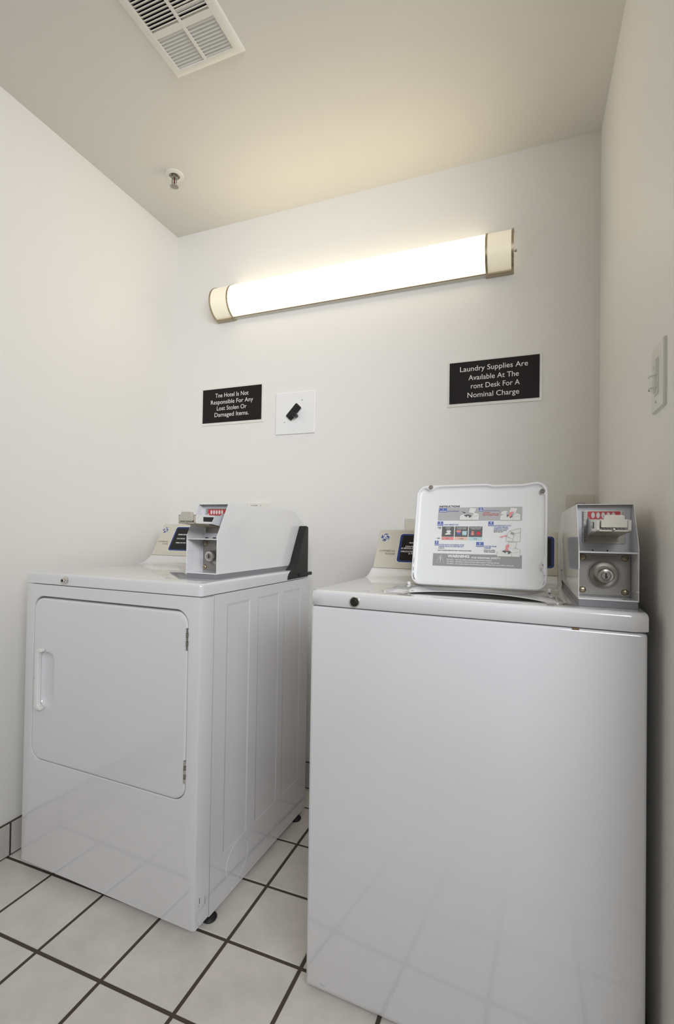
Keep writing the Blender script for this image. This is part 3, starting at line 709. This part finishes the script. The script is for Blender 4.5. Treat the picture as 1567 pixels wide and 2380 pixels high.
# beige plates low on the back wall
def wall_plate(x0, x1, z0, z1, label, name='outlet_plate'):
    R = empty(name, ((x0+x1)/2, 0, z0)); tag(R, label, 'wall plate'); w2 = (x1-x0)/2
    return R, w2, z1-z0
R, w2, hh = wall_plate(.350, .470, 1.000, 1.1275, 'almond utility plate on the back wall, half hidden behind the raised washer lid')
m = MB(); m.box(-w2, w2, -.006, 0, 0, hh, PLATE); m.build('plate', R, bevel=.0025); m = MB(); m.box(-.018, .045, -.0066, -.006, .020, hh-.035, BRASS); m.box(-.016, .043, -.0070, -.0066, .022, hh-.037, SHADOW); m.build('socket_opening', R)  # inner black patch paints the shade inside the opening
R, w2, hh = wall_plate(.9165, 1.0045, 1.082, 1.2125, 'almond outlet plate with a metal plug, behind the washer coin meter')
m = MB(); m.box(-w2, w2, -.006, 0, 0, hh, PLATE); m.build('plate', R, bevel=.0045)
m = MB(); m.prism([(-.0165,.070),(-.0165,.095),(-.0125,.101),(.0100,.1015),(.0125,.0960),(.0135,.070)], XZ, -.040, -.006, STEEL); m.tube([(-.002,-.036,.085),(-.003,-.060,.075),(-.003,-.070,.045),(-.003,-.070,.0)], .006, DSTEEL); m.build('plug', R, bevel=.002)
R, w2, hh = wall_plate(-.3630, -.2460, 1.070, 1.1925, 'cream outlet plate showing only its top edge above the dryer coin meter')
m = MB(); m.box(-w2, w2, -.006, 0, 0, hh, ACRYL); m.build('plate', R, bevel=.002)
m = MB()
for x, wq in ((-.036, .006), (-.024, .007), (-.014, .009), (.010, .004)): m.box(x, x+wq, -.0068, -.006, hh-.0135, hh-.010, PGREY)
m.build('socket_mark', R)
# light switch on the right wall
R = empty('light_switch', (XR, -.8090, 1.3110)); tag(R, 'white light switch plate with a ribbed sensor barrel, alone on the side wall', 'light switch')
MY = lambda u, v, d: (d, u, v)
m = MB(); P = rrect(-.0445, .0445, 0, .1250, .004, 4); Pi = rrect(-.0365, .0365, .008, .117, .002, 4); Pm = rrect(-.0425, .0425, .002, .123, .003, 4)
m.rings([[(0, u, v) for u, v in P], [(-.0025, u, v) for u, v in P], [(-.0055, u, v) for u, v in Pm], [(-.0070, u, v) for u, v in Pi]], SWITCH, cap1=True); m.build('plate', R, angle=40)
m = MB(); m.prism(rrect(-.0185, .0185, .028, .097, .005, 5), MY, -.0088, -.0068, SWITCH); ins = m.build('insert', R, bevel=.0008, bseg=2)
m = MB(); m.prism([(-.0145,.066),(.0145,.066),(.0145,.088),(-.0145,.094)], MY, -.0115, -.0085, SWITCH)
m.lathe([(.0048, 0), (.0046, .0016), (.0001, .0022)], (-.0112, 0, .0805), (-1,0,0), SWITCH, seg=18); m.build('paddle', ins, bevel=.0012)
m = MB(); hb = lambda r, z: [(-.0085-r*.72*math.sin(a), r*math.cos(a), z) for a in [PI*i/16 for i in range(17)]]
m.rings([hb(.004, .0315), hb(.0125, .0385), hb(.0135, .043), hb(.0135, .067), hb(.012, .069)], SWITCH, True, True)
for z in (.0400, .0620): m.rings([hb(.0135, z), hb(.0162, z+.0005), hb(.0162, z+.0042), hb(.0135, z+.0048)], SWITCH, True, True)
m.build('sensor_barrel', ins, angle=40)
m = MB(); m.box(-.0180, -.0168, .0040, .0060, .0370, .0390, PBLACK); m.build('indicator', ins)
m = MB(); m.lathe([(.0030, 0), (.0028, .0009), (.0001, .0013)], (-.0070, 0, .0155), (-1,0,0), SWITCH, seg=16); m.box(-.0087, -.0082, -.0004, .0004, .0135, .0175, PGREY); m.build('screw', R)

# ------------------------------------------------------------------ wall lamp: half-round opal glass between nickel bands
LX0, LX1, LZ, LR = -.5350, .7400, 2.0980, .0790
lamp = empty('wall_lamp', ((LX0+LX1)/2, 0, LZ)); tag(lamp, 'long lit half-round opal glass wall lamp with nickel end bands', 'wall lamp')
lo = (LX0+LX1)/2; gr = .0742
def arc(r, a0=0., a1=PI, n=28, y0=-.004): return [(y0-r*math.sin(a0+(a1-a0)*i/n), -r*math.cos(a0+(a1-a0)*i/n)) for i in range(n+1)]
A0 = .26
def glass(xa, xb, mt, name, closed0, closed1):
    m = MB(); P = arc(gr, A0, PI-.02, 36)
    if xa < xb: m.prism(P, lambda u, v, d: (d, u, v), xa-lo, xb-lo, mt, caps=True)
    return m.build(name, lamp, angle=50)
BL = (-.5350, -.4455, .6430, .7320)       # left faces of the four bands, 8 mm wide
BWD = .0082
glass(BL[1]+BWD/2, BL[2]+BWD/2, GLOW, 'glass_shade', 0, 0)
glass(BL[0]+.003, BL[1]+BWD/2, GLOW2, 'glass_end', 0, 0); glass(BL[2]+BWD/2, BL[3]+BWD-.003, GLOW2, 'glass_end', 0, 0)
for x in BL:
    m = MB(); o_ = arc(LR, 0, PI, 40, 0); i_ = arc(LR-.0040, 0, PI, 40, 0)
    m.prism(o_+i_[::-1], lambda u, v, d: (d, u, v), x-lo, x+BWD-lo, NICKEL); m.build('end_band', lamp, bevel=.0006, bseg=2, angle=40)
for xa, xb in ((BL[0], BL[1]), (BL[2], BL[3])):
    m = MB(); m.box(xa+BWD-lo, xb-lo, -.024, -.001, -LR, -LR+.0025, NICKEL); m.box(xa+BWD-lo, xb-lo, -.026, -.022, -LR+.0000, -LR+.006, NICKEL)
    m.box(xa+BWD-lo, xb-lo, -.003, -.001, LR-.002, LR, NICKEL); m.build('lower_rail', lamp, each=True)
m = MB(); m.box(LX0+.005-lo, LX1-.005-lo, -.0035, 0, -.0745, .0725, WPLAS); m.build('back_plate', lamp)
m = MB(); m.box(BL[1]+BWD-lo, BL[2]-lo, -.0240, -.0035, -.0745, -.0737, PLATE); m.box(BL[1]+BWD-lo, BL[2]-lo, -.0258, -.0230, -.0745, -.0716, BRONZE); m.build('trim_and_light_shield', lamp)  # bronze lip is trim; cream tray added to block glow, coloured like shaded wall
m = MB(); m.lathe([(.0025, 0), (.0025, .004), (.0045, .0045), (.0045, .0085), (.002, .0095)], (BL[3]+BWD-lo, -.034, -.012), (1,0,0), STEEL, seg=18); m.build('end_screw', lamp)

# ------------------------------------------------------------------ ceiling register
vx0, vx1, vy0, vy1 = -.2245, .0175, -.9400, -.6790
vc = ((vx0+vx1)/2, (vy0+vy1)/2); vw, vd = (vx1-vx0)/2, (vy1-vy0)/2
vent = empty('ceiling_vent', (vc[0], vc[1], H)); tag(vent, 'white square louvred air vent in the ceiling', 'vent')
rect4 = lambda w_, d_, z: [(-w_,-d_,z),(w_,-d_,z),(w_,d_,z),(-w_,d_,z)]
m = MB(); m.rings([rect4(vw, vd, 0), rect4(vw, vd, -.003), rect4(vw-.004, vd-.004, -.006), rect4(vw-.018, vd-.018, -.0105), rect4(vw-.025, vd-.025, -.0095), rect4(vw-.0268, vd-.0268, -.0085), rect4(vw-.0268, vd-.0268, -.001)], VENT)
m.box(-.0045, .0045, -vd+.026, vd-.026, -.0100, -.002, VENT); m.box(-vw+.026, vw-.026, -.0085, .0085, -.0095, -.002, VENT)
fr = m.build('frame', vent, bevel=.0006, bseg=2, angle=30)
m = MB(); m.box(-vw+.02, vw-.02, -vd+.02, vd-.02, -.0012, -.0004, SHADOW); m.build('vent_shade_sheet', vent)  # thin black sheet painting the shade behind the slats
iw, idp = vw-.0268, vd-.0268
for sx in (-1, 1):
    for sy in (-1, 1):
        x0, x1 = (-iw, -.0045) if sx < 0 else (.0045, iw); y0, y1 = (-idp, -.0085) if sy < 0 else (.0085, idp)
        m = MB(); n_ = 10; pt = (y1-y0)/n_
        for k in range(n_):
            yc = y0+(k+.5)*pt
            tl = -.50 if sy > 0 else .62            # the two banks throw air opposite ways
            hw = .0056 if sy < 0 else .0043
            if sx > 0 and sy < 0 and k == 7: tl = .12
            c_, s_ = math.cos(tl), math.sin(tl); zc = -.0058
            q = [(-hw, -.0005), (hw, -.0005), (hw, .0005), (-hw, .0005)]
            m.prism([(yc+u*c_-v*s_, zc+u*s_+v*c_) for u, v in q], YZ, x0, x1, VENT)
        m.build('louvre_bank', vent)
m = MB()
for x, y in ((-vw+.013, -.01), (vw-.013, -.01), (-vw+.013, .02), (vw-.013, .02)): m.lathe([(.0032, 0), (.003, .001), (.0001, .0015)], (x, y, -.0085), (0,0,-1), VENT, seg=14)
m.build('screw', vent, each=True)

# ------------------------------------------------------------------ fire sprinkler
sp = empty('fire_sprinkler', (-.5125, -.3440, H)); tag(sp, 'fire sprinkler head with toothed deflector in a white ceiling ring', 'sprinkler')
m = MB(); m.lathe([(.0350, 0), (.0350, .0015), (.0330, .0042), (.0215, .0070), (.0200, .0062), (.0195, .001)], (0,0,0), (0,0,-1), VENT, seg=48, cap0=False, cap1=False); m.build('escutcheon', sp)
m = MB(); m.lathe([(.0194, .0062), (.0190, .0005), (.001, .0005)], (0,0,0), (0,0,-1), PLATE, seg=40, cap0=False); m.build('cup', sp)
m = MB(); m.lathe([(.0125, 0), (.0125, .0125), (.0095, .0150), (.0040, .0150)], (0,0,-.0005), (0,0,-1), STEEL, seg=24)
for s_ in (-1, 1): m.tube([(s_*.0095,0,-.013), (s_*.0110,0,-.022), (s_*.0095,0,-.034), (s_*.0040,0,-.042), (0,0,-.0435)], .0021, STEEL, 10)
m.lathe([(.0035, 0), (.0035, .006)], (0,0,-.040), (0,0,-1), STEEL, seg=16); m.build('frame_arm', sp)
m = MB(); m.lathe([(.0010, 0), (.0026, .002), (.0028, .018), (.0012, .0225)], (0,0,-.0150), (0,0,-1), REDB, seg=16); m.build('glass_bulb', sp)
m = MB(); nt_ = 16; zz_ = -.0475
m.lathe([(.0030, -.0012), (.0105, -.0004), (.0105, .0004), (.0030, .0004)], (0,0,zz_), (0,0,-1), STEEL, seg=32)
for k in range(nt_):
    a = 2*PI*(k+.5)/nt_; c_, s_ = math.cos(a), math.sin(a); q = lambda r, t, z: (r*c_-t*s_, r*s_+t*c_, zz_+z)
    m.add([q(.0098,-.0014,.0004), q(.0165,-.0018,.0010), q(.0165,.0018,.0010), q(.0098,.0014,.0004), q(.0098,-.0014,-.0004), q(.0165,-.0018,.0002), q(.0165,.0018,.0002), q(.0098,.0014,-.0004)],
          [(0,1,2,3),(7,6,5,4),(0,4,5,1),(1,5,6,2),(2,6,7,3)], STEEL)
m.lathe([(.0036, 0), (.0032, .0022), (.0001, .0026)], (0,0,zz_-.0004), (0,0,-1), BRASS, seg=16); m.build('deflector', sp)

# ------------------------------------------------------------------ light: the lamp's glass, and an added unseen area light off to the right
def area(name, loc, target, sx, sy, power, col):
    l = bpy.data.lights.new(name, 'AREA'); l.shape = 'RECTANGLE'; l.size = sx; l.size_y = sy; l.energy = power; l.color = col
    o = bpy.data.objects.new(name, l); C.objects.link(o); o.location = loc
    o.rotation_euler = (Vector(target)-Vector(loc)).to_track_quat('-Z', 'Y').to_euler()
    return o
hl = area('unseen_side_light', (1.90, -2.75, 2.12), (.10, 0, 1.48), 2.2, .9, 26.5, (.95, .97, 1.0)); hl.data.spread = math.radians(100)  # unseen area light, aim and spread shaped to favour the upper back wall
w = bpy.data.worlds.new('world'); SC.world = w; w.use_nodes = True
w.node_tree.nodes['Background'].inputs[0].default_value = (.95, .97, 1, 1); w.node_tree.nodes['Background'].inputs[1].default_value = .13

# ------------------------------------------------------------------ camera
cam = bpy.data.cameras.new('camera'); co = bpy.data.objects.new('camera', cam); C.objects.link(co); SC.camera = co
Rm = Matrix(((.92976, -.008598, .368065), (.367856, -.019274, -.929683), (.015088, .999777, -.014758)))
co.matrix_world = Matrix.LocRotScale(Vector((.7838, -1.8793, 1.0770)), Rm.to_quaternion(), None)
cam.sensor_fit = 'VERTICAL'; cam.sensor_height = 36; cam.sensor_width = 36; cam.lens = 17.154; cam.clip_start = .02
cam.shift_x = 12.8135/2380; cam.shift_y = 25.4381/2380
SC.view_settings.view_transform = 'Standard'; SC.view_settings.look = 'None'; SC.view_settings.gamma = 1; SC.view_settings.use_curve_mapping = False
SC.view_settings.exposure = .075
SC.cycles.use_denoising = True; SC.cycles.max_bounces = 14; SC.cycles.diffuse_bounces = 8
